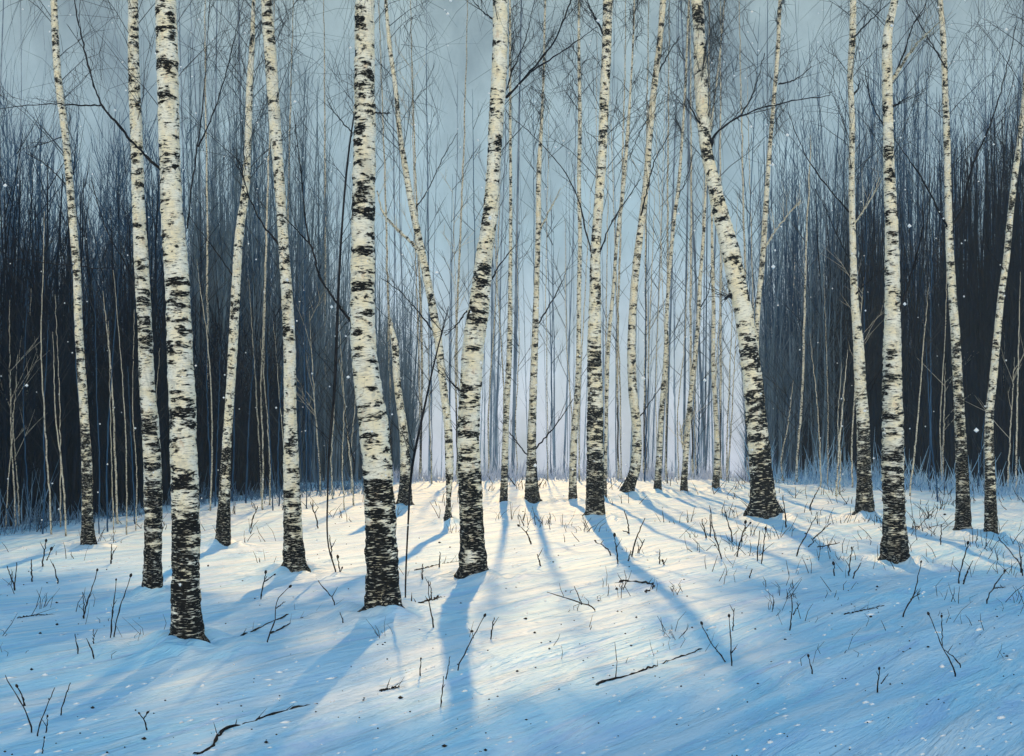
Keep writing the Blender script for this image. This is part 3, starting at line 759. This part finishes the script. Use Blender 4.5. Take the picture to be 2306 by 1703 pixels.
for fi, (pl, w, pale, *tall) in enumerate(FAR):
    hit = ground_hit(*pl[-1])
    Y = hit[1]
    rnd = random.Random(300 + fi)
    rows = [[*ray(x, y, Y), w * (0.35 + 0.75 * j / (len(pl) - 1)) / 2 / FPX * Y, 0.6 * max(0, (j - 1) / (len(pl) - 1))] for j, (x, y) in enumerate(pl)]
    a, b = np.array(rows[0]), np.array(rows[1])
    up = a - (b - a) * 0.35
    up[3] = max(a[3] * .4, .003); up[4] = 0
    if tall:
        up[:3] = [a[0] + rnd.uniform(-.3, .3), Y, tall[0]]; up[3] = .012
    rows = [list(up)] + rows
    rows.append([hit[0], Y, hit[2] - .12, rows[-1][3] * 1.1, .8])
    C = spline(rows[::-1], 90 if tall else 40)
    rs_ = len(C)
    C[:, :2] += np.array([[rnd.gauss(0, .6), rnd.gauss(0, .6)] for _ in range(rs_)]) / FPX * Y
    C[:, 3] = np.maximum(C[:, 3], .003)
    root = empty('slender_birch', tuple(hit))
    g = Geo()
    batch_tubes(g, C[None, :, :3], C[None, :, 3], 7, C[None, :, 4])
    g.build('trunk', M_BARK_FAR if pale else M_WOOD_MID, root)
    g = Geo(); P, Rr = [], []
    for _ in range(rnd.randint(6, 11)):
        j = rnd.randint(14, 38)
        twig_fan(P, Rr, C[j, :3], [rnd.choice((-1, 1)) * rnd.uniform(.25, .7), rnd.uniform(-.4, .4), rnd.uniform(.6, 1)],
                 rnd.uniform(40, 130) / FPX * Y, 0.75 / FPX * Y, 1, rnd)
    batch_tubes(g, P, Rr, 3)
    if tall:
        zt = CAMZ + HOR / FPX * Y
        shade_crown = crown_mesh(dict(C=C), zt + 1.6, tall[0], 70, 1200 if pl[-1][0] < 1200 else 3600, 2.2, 4000 + fi, 4.2, 0.35)  # unseen dense crown added to cast shade on the snow
        g.add(np.concatenate(shade_crown.V), np.concatenate(shade_crown.Q), None, np.concatenate(shade_crown.bc), np.concatenate(shade_crown.dk))
        pale = 0
    g.build('crown', M_BARK_FAR if pale and rnd.random() < .12 else M_CROWN, root)
    groups.setdefault(gap_of(pl[-1][0], 0), []).append((pl[-1][0], root, pale))
for (l, r), lst in groups.items():
    lst.sort(key=lambda q: q[0])
    for q, (x, o, pale) in enumerate(lst):
        tone = 'whitish' if pale else 'grey'
        if l and r: place = f'right of the {l}'
        elif l: place = f'right of the {l}'
        else: place = f'left of the {r}'
        where = NUM[q] if l else NUM[len(lst) - 1 - q]
        tag(o, f'{where} {tone if False else "spindly"} far birch {place}'.replace('  ', ' '), 'tree', 'spindly birches deeper in the wood')
        o['label'] = f'spindly {tone} far birch, {where} {place}'

# two dark saplings in front of the left birches
for pl, w, lab in (
    ([(800,240,3),(787,330,5),(768,545,6),(760,708,8),(752,894,8),(741,1018,6),(738,1111,5),(741,1237,4),(758,1300,4)], 1, 'thin black sapling left of the thickest birch, kinked near the snow'),
    ([(1010,690,2),(982,800,4),(954,926,6),(927,1062,7),(919,1182,5),(913,1346,4)], 1, 'thin black sapling slanting right between the thickest birch and the bowed birch')):
    hit = ground_hit(*pl[-1][:2]); Y = hit[1]
    root = empty('dark_sapling', tuple(hit))
    rows = [[*ray(x, y, Y), ww * .85 / 2 / FPX * Y] for x, y, ww in pl] + [[hit[0], Y, hit[2] - .1, .006]]
    C = spline(rows[::-1], 60)
    g = Geo(); batch_tubes(g, C[None, :, :3], C[None, :, 3], 7)
    g.build('trunk', M_TWIG, root)
    rnd = random.Random(77 + int(pl[0][0]))
    g = Geo(); P, Rr = [], []
    for _ in range(10):
        j = rnd.randint(18, 58)
        twig_fan(P, Rr, C[j, :3], [rnd.choice((-1, 1)) * rnd.uniform(.3, .7), rnd.uniform(-.3, .3), rnd.uniform(.6, 1)], rnd.uniform(40, 120) / FPX * Y, 1.0 / FPX * Y, 1, rnd)
    batch_tubes(g, P, Rr, 3)
    g.build('branch', M_TWIG, root)
    tag(root, lab, 'sapling', 'black saplings')

# ------------------------------------------------------------------ the dark wood behind (masses nobody could count)
def wood(name, label, n, px_lo, px_hi, base_y, depth, hmean, hmax, mat, seed, rad, twigs=2, frac=0.3):
    r = np.random.default_rng(seed)
    px = px_lo + (px_hi - px_lo) * r.random(n)
    by = np.interp(px, [q[0] for q in base_y], [q[1] for q in base_y])
    Y0 = FPX * CAMZ / (by - HOR)
    Y = Y0 + depth * r.random(n) ** 1.3
    X = (px - W0 / 2) / FPX * Y
    Z = np.array([terrain(x, y) for x, y in zip(X, Y)])
    hm = np.interp(px, [q[0] for q in hmean], [q[1] for q in hmean])
    cl = np.array([mnoise.noise(Vector((x * .0075, y * .12, seed))) + .6 * mnoise.noise(Vector((x * .022, y * .3, seed + 5))) for x, y in zip(px, Y)])
    hm = hm * np.clip(1 + .75 * cl, .45, 1.7)
    Hh = np.minimum(hm * (frac + r.gamma(3.0, .30, n)), hmax)
    K = 6
    f = np.linspace(0, 1, K)
    lean = r.normal(0, .045, (n, 2))
    P = np.zeros((n, K, 3))
    P[:, :, 0] = X[:, None] + lean[:, :1] * Hh[:, None] * f[None] + r.normal(0, .025, (n, K)) * f[None]
    P[:, :, 1] = Y[:, None] + lean[:, 1:] * Hh[:, None] * f[None]
    P[:, :, 2] = Z[:, None] - .05 + Hh[:, None] * f[None]
    Rr = rad * (0.35 + 1.1 * r.random(n) ** 2)[:, None] * (1 - .85 * f[None])
    g = Geo()
    batch_tubes(g, P, Rr, 5)
    m = n * twigs
    k = r.integers(0, n, m)
    ff = .25 + .75 * r.random(m)
    b = np.stack([np.interp(ff, [0, 1], [0, 1]) * 0 + P[k, 0, 0] + lean[k, 0] * Hh[k] * ff, P[k, 0, 1] + lean[k, 1] * Hh[k] * ff, Z[k] + Hh[k] * ff], 1)
    d = np.stack([r.normal(0, .32, m), r.normal(0, .3, m), .8 + .4 * r.random(m)], 1)
    tl = .35 + 1.1 * r.random(m)
    P2 = b[:, None] + d[:, None] * tl[:, None, None] * np.array([0, .5, 1])[None, :, None]
    P2[:, 1, 0] += r.normal(0, .04, m)
    rr = .0075 * (.5 + r.random(m))
    batch_tubes(g, P2, np.stack([rr, rr * .7, rr * .25], 1), 3)
    o = g.build(name, mat)
    tag(o, label, 'wood', None, 'stuff')
    return o

LB = [(-500, 1215), (0, 1196), (250, 1165), (500, 1120), (800, 1098)]
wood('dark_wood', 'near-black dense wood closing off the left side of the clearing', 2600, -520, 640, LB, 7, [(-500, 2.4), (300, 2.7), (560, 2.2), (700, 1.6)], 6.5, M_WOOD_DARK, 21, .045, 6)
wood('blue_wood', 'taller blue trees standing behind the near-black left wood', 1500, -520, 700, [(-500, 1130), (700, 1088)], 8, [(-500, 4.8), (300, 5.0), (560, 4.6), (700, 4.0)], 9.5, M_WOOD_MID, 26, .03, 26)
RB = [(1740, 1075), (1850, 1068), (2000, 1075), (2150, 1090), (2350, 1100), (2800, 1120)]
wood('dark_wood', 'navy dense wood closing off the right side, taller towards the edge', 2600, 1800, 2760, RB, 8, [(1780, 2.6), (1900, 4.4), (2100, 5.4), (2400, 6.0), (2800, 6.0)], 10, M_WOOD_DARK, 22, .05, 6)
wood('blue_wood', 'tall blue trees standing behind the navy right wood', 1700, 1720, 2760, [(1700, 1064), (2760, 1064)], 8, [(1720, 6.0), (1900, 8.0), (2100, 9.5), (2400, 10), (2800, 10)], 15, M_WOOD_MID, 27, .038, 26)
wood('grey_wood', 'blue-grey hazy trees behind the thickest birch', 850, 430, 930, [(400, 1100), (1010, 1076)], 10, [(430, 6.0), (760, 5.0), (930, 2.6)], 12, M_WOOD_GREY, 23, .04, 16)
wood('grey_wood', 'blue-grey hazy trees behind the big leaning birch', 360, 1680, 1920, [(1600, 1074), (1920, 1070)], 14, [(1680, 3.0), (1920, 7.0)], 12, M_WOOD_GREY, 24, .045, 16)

# far hazy wood beyond the crest, filling the bright middle
def far_wood(n, seed, y0, y1, xw, rad):
    r = np.random.default_rng(seed)
    Y = y0 + (y1 - y0) * r.random(n)
    X = (r.random(n) * 2 - 1) * xw * Y
    Z = np.array([terrain(x, y) for x, y in zip(X, Y)])
    Hh = 20 + 18 * r.random(n)
    f = np.linspace(0, 1, 6)
    lean = r.normal(0, .03, n)
    P = np.zeros((n, 6, 3))
    P[:, :, 0] = X[:, None] + lean[:, None] * Hh[:, None] * f + r.normal(0, .05, (n, 6)) * f
    P[:, :, 1] = Y[:, None]
    P[:, :, 2] = Z[:, None] - .1 + Hh[:, None] * f
    Rr = rad * (.4 + r.random(n))[:, None] * (1 - .85 * f[None])
    g = Geo(); batch_tubes(g, P, Rr, 5)
    m = n * 14
    k = r.integers(0, n, m); ff = .3 + .7 * r.random(m)
    b = np.stack([X[k] + lean[k] * Hh[k] * ff, Y[k], Z[k] + Hh[k] * ff], 1)
    d = np.stack([r.normal(0, .35, m), r.normal(0, .3, m), .7 + .5 * r.random(m)], 1)
    tl = .8 + 2.4 * r.random(m)
    P2 = b[:, None] + d[:, None] * tl[:, None, None] * np.array([0, .5, 1])[None, :, None]
    rr = rad * .17 * (.5 + r.random(m))
    batch_tubes(g, P2, np.stack([rr, rr * .7, rr * .25], 1), 3)
    return g
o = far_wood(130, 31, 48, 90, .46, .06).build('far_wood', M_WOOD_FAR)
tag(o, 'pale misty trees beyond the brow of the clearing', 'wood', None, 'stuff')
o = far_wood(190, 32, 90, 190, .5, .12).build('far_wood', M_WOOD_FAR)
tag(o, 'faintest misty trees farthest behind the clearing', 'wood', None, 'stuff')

# ------------------------------------------------------------------ snow ground
def axis(lo, hi, near, step0, grow):
    v = [0.0]; s_ = step0
    while v[-1] < hi:
        if v[-1] > near: s_ *= grow
        v.append(v[-1] + s_)
    return v
ys = [-300, -150, -70, -30, -12, -5, 0, 2.0]
y, st = 3.0, 0.035
while y < 400:
    ys.append(y); st = max(0.035, 0.0075 * (y - 1) * (1 if y < 40 else 2.2)); y += st
ys.append(400)
xp = axis(0, 400, 5.2, 0.05, 1.045)
xs = [-v for v in xp[:0:-1]] + xp
nx_, ny_ = len(xs), len(ys)
V = np.zeros((ny_, nx_, 3), np.float32)
for a_, yy in enumerate(ys):
    for b_, xx in enumerate(xs):
        V[a_, b_] = (xx, yy, terrain(xx, yy))
# little collars of snow heaped round the feet
for td in tree_data:
    bx, by, bz = td['base']; rr = td['C'][3, 3]
    d2 = (V[..., 0] - bx) ** 2 + (V[..., 1] - by) ** 2
    near_ = np.argwhere(d2 < (rr * 8 + .5) ** 2)
    for a_, b_ in near_:
        x_, y_ = float(V[a_, b_, 0] - bx), float(V[a_, b_, 1] - by)
        wob = 0.065 + 0.13 * mnoise.noise(Vector((x_ / rr * .7, y_ / rr * .7, bx)))
        V[a_, b_, 2] += wob * math.exp(-float(d2[a_, b_]) / (2 * (rr * 1.9 + .07) ** 2))
idx = np.arange(nx_ * ny_).reshape(ny_, nx_)
Q = np.stack([idx[:-1, :-1], idx[:-1, 1:], idx[1:, 1:], idx[1:, :-1]], -1).reshape(-1, 4)
snow = mesh_obj('snow_ground', V.reshape(-1, 3), [Q], M_SNOW)
tag(snow, 'wind-combed snow of the clearing', None, None, 'structure')

# ------------------------------------------------------------------ dead stems poking through the snow
# base, tips (each a list of points after the base), seed heads?
ST = [
 ((71,1650),[[(11,1521)]],0), ((85,1658),[[(123,1549)]],0), ((137,1611),[[(158,1538)]],0), ((55,1590),[[(48,1565),(38,1545)],[(52,1572)]],1),
 ((212,1485),[[(205,1460),(194,1437)],[(211,1450),(210,1417)]],0), ((176,1475),[[(169,1428)]],0), ((189,1393),[[(205,1330),(220,1284)],[(187,1333)]],1),
 ((249,1439),[[(262,1305)]],1), ((257,1437),[[(295,1295)]],1), ((96,1276),[[(104,1218)],[(105,1262),(116,1237)]],1), ((33,1330),[[(16,1276)],[(38,1268)]],0),
 ((330,1644),[[(322,1618),(314,1606)],[(324,1618),(332,1604)]],1), ((105,1650),[[(108,1612)]],1), ((96,1697),[[(100,1661)]],1),
 ((602,1450),[[(618,1400),(624,1352),(654,1319)],[(622,1370),(642,1355)]],1), ((588,1350),[[(599,1288)],[(596,1310),(618,1293)]],1),
 ((755,1366),[[(717,1308)]],0), ((774,1409),[[(766,1379)]],0), ((766,1297),[[(759,1253)],[(770,1278)]],1), ((976,1415),[[(967,1360),(965,1308)],[(972,1350),(969,1310)]],0),
 ((1031,1510),[[(1050,1465),(1091,1387)]],1), ((1105,1440),[[(1113,1390)]],0), ((993,1592),[[(1000,1522)],[(1004,1530),(1014,1478)]],0), ((946,1522),[[(948,1483)]],1),
 ((989,1281),[[(991,1243)]],0), ((951,1311),[[(952,1270)]],0), ((1196,1226),[[(1185,1200),(1168,1183)],[(1180,1185),(1169,1158)]],1),
 ((1417,1202),[[(1412,1170),(1406,1150)],[(1402,1195)]],0), ((1423,1254),[[(1452,1166)]],0), ((1439,1246),[[(1452,1215)]],0), ((1416,1264),[[(1420,1240)]],0),
 ((1376,1251),[[(1340,1218)]],1), ((1391,1270),[[(1383,1204)]],1), ((1485,1270),[[(1486,1237)]],0), ((1495,1272),[[(1492,1262)]],1),
 ((1340,1377),[[(1290,1352),(1233,1335)],[(1310,1362),(1294,1322)]],0), ((1633,1491),[[(1610,1460),(1578,1404)]],1),
 ((1648,1500),[[(1646,1440),(1641,1388)],[(1650,1420),(1653,1370)],[(1647,1470),(1657,1460)]],1), ((1625,1259),[[(1610,1210),(1598,1139)]],0), ((1590,1212),[[(1580,1169)]],0),
 ((1649,1221),[[(1632,1150)]],0), ((1661,1254),[[(1680,1175)],[(1672,1200),(1690,1178)]],1), ((1600,1210),[[(1600,1160)]],0), ((1217,1275),[[(1209,1248)]],0),
 ((1793,1253),[[(1815,1205),(1839,1163)],[(1830,1215),(1872,1177)],[(1840,1232),(1891,1223)],[(1820,1232),(1838,1215)]],0), ((1770,1188),[[(1763,1115)]],0),
 ((1716,1270),[[(1724,1191)]],1), ((1705,1264),[[(1711,1195)]],0), ((1912,1297),[[(1918,1234)]],1), ((1921,1303),[[(1940,1267)]],0), ((1878,1297),[[(1877,1268)]],1),
 ((2033,1390),[[(2057,1340),(2074,1265)],[(2050,1350),(2072,1336)]],1), ((2158,1314),[[(2170,1260),(2181,1223)]],1), ((2170,1316),[[(2184,1276)],[(2190,1262)]],0),
 ((2222,1360),[[(2243,1315),(2263,1286)],[(2240,1325),(2264,1322)]],1), ((2151,1524),[[(2120,1450),(2091,1382)],[(2122,1455),(2121,1388)]],1), ((2164,1504),[[(2126,1462)]],0),
 ((1779,1420),[[(1784,1380),(1783,1338)],[(1786,1385),(1801,1358)]],0), ((1976,1560),[[(1981,1505)],[(1984,1540),(2000,1518)]],1), ((1830,1518),[[(1820,1477)]],1),
 ((2304,1297),[[(2249,1210)]],0), ((2118,1227),[[(2120,1180)]],0), ((2300,1290),[[(2296,1230)]],0), ((1823,1150),[[(1845,1098)]],0), ((1688,1302),[[(1694,1280)]],0),
 ((748,1260),[[(742,1205)]],0), ((716,1190),[[(700,1130)]],0), ((565,1190),[[(580,1140)]],0), ((250,1270),[[(252,1225)],[(256,1240)]],0), ((130,1315),[[(120,1270)]],0), ((72,1310),[[(70,1260)]],0),
]
by_tree = {}
for si, (bp, tips, seed) in enumerate(ST):
    hit = ground_hit(*bp); Y = hit[1]
    rnd = random.Random(1500 + si)
    root = empty('dead_stem', tuple(hit))
    for ti_, tip in enumerate(tips):
        dy = rnd.uniform(-.06, .06)
        chain = [bp] + tip if ti_ == 0 or len(tip) == 1 else tip
        nC = len(chain)
        rows = []
        for j, (x, y) in enumerate(chain):
            f = j / (nC - 1)
            p = ray(x, y, Y + dy * f * (1 if ti_ else .5))
            rows.append([p[0], p[1], p[2], (3.1 - 1.5 * f) / 2 / FPX * Y * (.9 if ti_ else 1.05)])
        if chain[0] == bp:
            rows = [[rows[0][0], rows[0][1], rows[0][2] - .06, rows[0][3]]] + rows
        C = spline(rows, 14)
        C[2:, :3] += np.array([[rnd.gauss(0, 1) for _ in range(3)] for _ in range(12)]) * .7 / FPX * Y
        C[:, 3] *= np.array([1 + rnd.uniform(-.25, .3) for _ in range(14)])
        g = Geo(); batch_tubes(g, C[None, :, :3], C[None, :, 3], 7)
        if rnd.random() < .5:
            P, Rr = [], []
            j = rnd.randint(6, 11)
            twig_fan(P, Rr, C[j, :3], [rnd.choice((-1, 1)) * .5, 0, .8], rnd.uniform(10, 26) / FPX * Y, 1.1 / FPX * Y, 0, rnd)
            batch_tubes(g, P, Rr, 5)
        g.build('stalk', M_STEM, root)
        if seed and (ti_ == 0 or rnd.random() < .5):
            c = C[-1, :3]; d = C[-1, :3] - C[-4, :3]; d /= np.linalg.norm(d)
            rad = rnd.uniform(2.0, 3.4) / FPX * Y
            ts = np.array([-1, -.7, -.2, .3, .75, 1.0]); pr = np.array([.25, .7, 1, .95, .55, .1])
            Pp = c[None] + d[None] * (ts * rad * 1.5)[:, None]
            g = Geo(); batch_tubes(g, Pp[None], (pr * rad)[None], 9)
            g.build('seed_head', M_STEM, root)
    best = min(range(len(TREES)), key=lambda q: math.hypot((TREES[q]['foot'][0] - bp[0]), (TREES[q]['foot'][1] - bp[1]) * 1.3))
    dx, dyp = bp[0] - TREES[best]['foot'][0], bp[1] - TREES[best]['foot'][1]
    side = 'left of' if dx < 0 else 'right of'
    if dyp > 60 and abs(dx) < dyp * 1.2: side = 'front left of' if dx < 0 else 'front right of'
    by_tree.setdefault((best, side), []).append((math.hypot(dx, dyp), root, len(tips), seed))
for (best, side), lst in by_tree.items():
    lst.sort(key=lambda q: q[0])
    for q, (d, o, nt_, seed) in enumerate(lst):
        form = {1: 'single', 2: 'forked', 3: 'branching', 4: 'bushy'}[nt_]
        near = 'nearest' if q == 0 else f'{NUM[q]} nearest'
        k_ = TREES[best]['k']
        o['label'] = f'{form} black {"seed-headed " if seed else ""}stem, {near} {side} {k_}'
        o['category'] = 'dead stem'
        o['group'] = 'dead stems poking through the snow'

# ------------------------------------------------------------------ fallen branches
FB = [
 ([(440,1700),(465,1690),(508,1644),(550,1630),(632,1603),(714,1584)], 13, 'long knotted black branch lying on the snow at the bottom left'),
 ([(452,1468),(514,1445),(600,1407),(650,1385),(708,1363)], 7, 'thin dark branch half buried from the thick left birch towards the right'),
 ([(900,1374),(950,1358),(1003,1341)], 10, 'short dark branch lying just right of the thickest birch foot'),
 ([(935,1286),(990,1272),(1033,1264)], 6, 'thin twig lying on bright snow left of the bowed birch foot'),
 ([(1340,1543),(1395,1527),(1450,1510),(1520,1484),(1581,1461)], 9, 'long dark branch half sunk in the snow at bottom centre'),
 ([(1386,1313),(1420,1310),(1466,1316),(1452,1336)], 9, 'crooked black branch lying on sunlit snow right of centre'),
 ([(2056,1188),(2095,1191),(2132,1192)], 6, 'short straight twig lying left of the long black foot at right'),
 ([(1900,1384),(1950,1374),(1995,1363)], 5, 'thin curved twig lying in front of the stout right-hand birch'),
 ([(2075,1262),(2100,1270),(2128,1282)], 7, 'short forked branch lying right of the stout right-hand birch foot'),
 ([(38,1393),(75,1387),(112,1385)], 6, 'short twig lying flat on the snow at the left edge'),
 ([(856,1557),(880,1552),(902,1548)], 9, 'stubby black twig lying between two long shadows at the bottom'),
 ([(610,1428),(660,1402),(760,1360)], 5, 'thin bowed twig lying between the cream leaning birch and the thickest birch'),
]
for q, (pl, w, lab) in enumerate(FB):
    rnd = random.Random(2200 + q)
    hits = [ground_hit(x, y) for x, y in pl]
    root = empty('fallen_branch', tuple(np.mean(hits, axis=0)))
    rows = [[h[0], h[1], h[2] + .004, w * (.36 - .24 * j / (len(hits) - 1)) / FPX * h[1]] for j, h in enumerate(hits)]
    n = 34
    C = spline(rows, n)
    sc_ = w / FPX * hits[0][1]
    C[:, :3] += np.array([[rnd.gauss(0, 1) * .18 for _ in range(3)] for _ in range(n)]) * sc_
    C[:, 3] *= np.array([1 + rnd.uniform(-.45, .5) for _ in range(n)])
    C[:, 2] -= np.array([max(0.0, mnoise.noise(Vector((k_ * .35, q * 3.1, 0)))) for k_ in range(n)]) * sc_ * .7
    g = Geo(); batch_tubes(g, C[None, :, :3], C[None, :, 3], 9)
    g.build('limb', M_STEM, root)
    for _ in range(5):
        P, Rr = [], []
        g = Geo()
        j = rnd.randint(5, n - 3)
        d = C[min(j + 3, n - 1), :3] - C[j - 3, :3]; d /= np.linalg.norm(d)
        twig_fan(P, Rr, C[j, :3], d + np.array([rnd.uniform(-.5, .5), rnd.uniform(-.5, .5), rnd.uniform(.1, .8)]), rnd.uniform(16, 50) / FPX * hits[0][1], C[j, 3] * .45, 0, rnd)
        batch_tubes(g, P, Rr, 5)
        g.build('twig', M_STEM, root)
    tag(root, lab, 'fallen branch', 'fallen branches on the snow')

# ------------------------------------------------------------------ drifting flakes (too many to count)
g = Geo()
rs = np.random.default_rng(99)
OCT = np.array([[1,0,0],[-1,0,0],[0,1,0],[0,-1,0],[0,0,1],[0,0,-1]], float)
OT = np.array([[0,2,4],[2,1,4],[1,3,4],[3,0,4],[2,0,5],[1,2,5],[3,1,5],[0,3,5]])
for _ in range(750):
    px, py = rs.uniform(-300, 2600), rs.uniform(-200, 1680)
    Y = rs.uniform(3.5, 16)
    p = ray(px, py, Y)
    if p[2] < terrain(p[0], Y) + .03: continue
    rr = rs.uniform(1.1, 2.7) / FPX * Y * (2.0 if rs.random() < .12 else 1)
    g.add(p + OCT * rr * rs.uniform(.7, 1.3, (6, 1)), None, OT)
o = g.build('snowflakes', M_FLAKE)
tag(o, 'scattered white flakes drifting through the clearing', 'snow', None, 'stuff')

# crumbs of crusted snow lying on the surface (too many to count)
g = Geo()
for _ in range(800):
    px, py = rs.uniform(-200, 2500), rs.uniform(1200, 1703) if rs.random() < .8 else rs.uniform(1110, 1300)
    h = ground_hit(px, py)
    a_ = R(52) + rs.normal(0, .3)
    sz = rs.uniform(.005, .013) * (2.0 if rs.random() < .12 else 1) * (h[1] / 8) ** .5
    q = OCT * np.array([sz * rs.uniform(1.2, 3.4), sz, sz * .55]) * rs.uniform(.7, 1.3, (6, 3))
    q = np.stack([q[:, 0] * math.cos(a_) - q[:, 1] * math.sin(a_), q[:, 0] * math.sin(a_) + q[:, 1] * math.cos(a_), q[:, 2]], 1)
    g.add(h + q, None, OT)
o = g.build('snow_crumbs', M_FLAKE)
tag(o, 'white crumbs of crusted snow strewn over the clearing', 'snow', None, 'stuff')

# seeds and flakes of bark blown over the snow (too many to count)
g = Geo()
for _ in range(420):
    h = ground_hit(rs.uniform(-200, 2500), rs.uniform(1120, 1703))
    sz = rs.uniform(.003, .009) * (1.8 if rs.random() < .15 else 1) * (h[1] / 8) ** .6
    g.add(h + [0, 0, sz * .4] + OCT * sz * rs.uniform(.6, 1.4, (6, 3)) * [1, 1, .7], None, OT)
o = g.build('bark_litter', M_STEM)
tag(o, 'black seeds and bark flecks blown over the snow', 'litter', None, 'stuff')

# thin dry grass standing through the snow, thickest along the brow and at the right
g = Geo()
P, Rr = [], []
for _ in range(230):
    u_ = rs.random()
    if u_ < .45: px, py = rs.uniform(-100, 2400), rs.uniform(1085, 1200)
    elif u_ < .75: px, py = rs.uniform(1560, 2360), rs.uniform(1110, 1360)
    else: px, py = rs.uniform(-60, 2360), rs.uniform(1180, 1500)
    h = ground_hit(px, py); Y = h[1]
    if Y > 45: continue
    for _b in range(rs.integers(2, 8)):
        b0 = h + [rs.normal(0, .10) * Y / 14, rs.normal(0, .12), 0]
        b0[2] = terrain(b0[0], b0[1]) - .02
        L_ = rs.uniform(.06, .26) * (Y / 16) ** .6
        d = np.array([rs.normal(0, .45), rs.normal(0, .3), 1.0])
        tip = b0 + d * L_; mid = b0 + d * L_ * .55 + [rs.normal(0, .02), 0, .01]
        P.append([b0, mid, tip]); w_ = rs.uniform(.45, .95) / FPX * Y
        Rr.append([w_, w_ * .8, w_ * .4])
batch_tubes(g, P, Rr, 4)
o = g.build('dry_grass', M_STEM)
tag(o, 'thin dark dry grass standing through the snow', 'grass', None, 'stuff')

# rime-covered undergrowth at the foot of the right wood; added mist-imitating blades elsewhere
M_RIME = plain_mat('rime_mist_blades', (0.20, 0.40, 0.62, 1), (0.45, 0.65, 0.82, 1), 4.0)
M_MIST_PALE = plain_mat('pale_mist_blades', (0.50, 0.56, 0.72, 1), (0.72, 0.74, 0.84, 1), 4.0)  # lilac mist colour for the blades added along the centre brow
M_MIST_DIM = plain_mat('dim_mist_blades', (0.06, 0.13, 0.22, 1), (0.16, 0.28, 0.42, 1), 4.0)  # dim mist colour for the blades added under the left wood
def rime(n, xs_, ys_, up, dn, hgt, mat, label):
    g = Geo(); P, Rr = [], []
    for _ in range(n):
        px = rs.uniform(xs_[0], xs_[-1]); py = np.interp(px, xs_, ys_) + rs.uniform(-up, dn)
        Y = FPX * CAMZ / (py - HOR); x_ = (px - W0 / 2) / FPX * Y
        b0 = np.array([x_, Y, terrain(x_, Y) - .03])
        L_ = rs.gamma(3, hgt / 3) * (.4 + 2 * abs(mnoise.noise(Vector((x_ * .6, Y * .3, 2)))))
        d = np.array([rs.normal(0, .25), rs.normal(0, .2), 1.0])
        P.append([b0, b0 + d * L_ * .5 + [rs.normal(0, .03), 0, 0], b0 + d * L_]); w_ = rs.uniform(.25, .8) * Y / 1600
        Rr.append([w_, w_ * .8, w_ * .2])
    batch_tubes(g, P, Rr, 4)
    o = g.build('rime_mist_blades', mat)
    tag(o, label, 'grass', None, 'stuff')
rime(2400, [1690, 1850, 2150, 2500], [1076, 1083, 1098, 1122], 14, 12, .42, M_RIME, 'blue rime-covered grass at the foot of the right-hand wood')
rime(1800, [-150, 0, 250, 500, 860], [1210, 1196, 1166, 1124, 1098], 12, 10, .22, M_MIST_DIM, 'dim blue blades imitating mist, added along the foot of the left wood')
rime(1800, [840, 1200, 1720], [1086, 1079, 1079], 4, 5, .30, M_MIST_PALE, 'pale lilac blades imitating mist, added along the bright brow of the clearing')

# ------------------------------------------------------------------ haze
def haze(density):
    lo, hi = (-415, -315, -16.5), (415, 415, 34.0)
    V = [(x, y, z) for z in (lo[2], hi[2]) for y in (lo[1], hi[1]) for x in (lo[0], hi[0])]
    F = [[0,2,3,1],[4,5,7,6],[0,1,5,4],[2,6,7,3],[0,4,6,2],[1,3,7,5]]
    m = bpy.data.materials.new('haze_air'); m.use_nodes = True
    n = m.node_tree; n.nodes.clear()
    out = n.nodes.new('ShaderNodeOutputMaterial')
    v = n.nodes.new('ShaderNodeVolumePrincipled')
    v.inputs['Color'].default_value = (0.74, 0.88, 1.0, 1)
    v.inputs['Density'].default_value = density
    v.inputs['Anisotropy'].default_value = 0.0
    n.links.new(v.outputs[0], out.inputs['Volume'])
    o = mesh_obj('haze', V, [np.array(F)], m, None, False)
    tag(o, 'cold blue winter air', None, None, 'stuff')
HAZE = 0.0012
if HAZE: haze(HAZE)
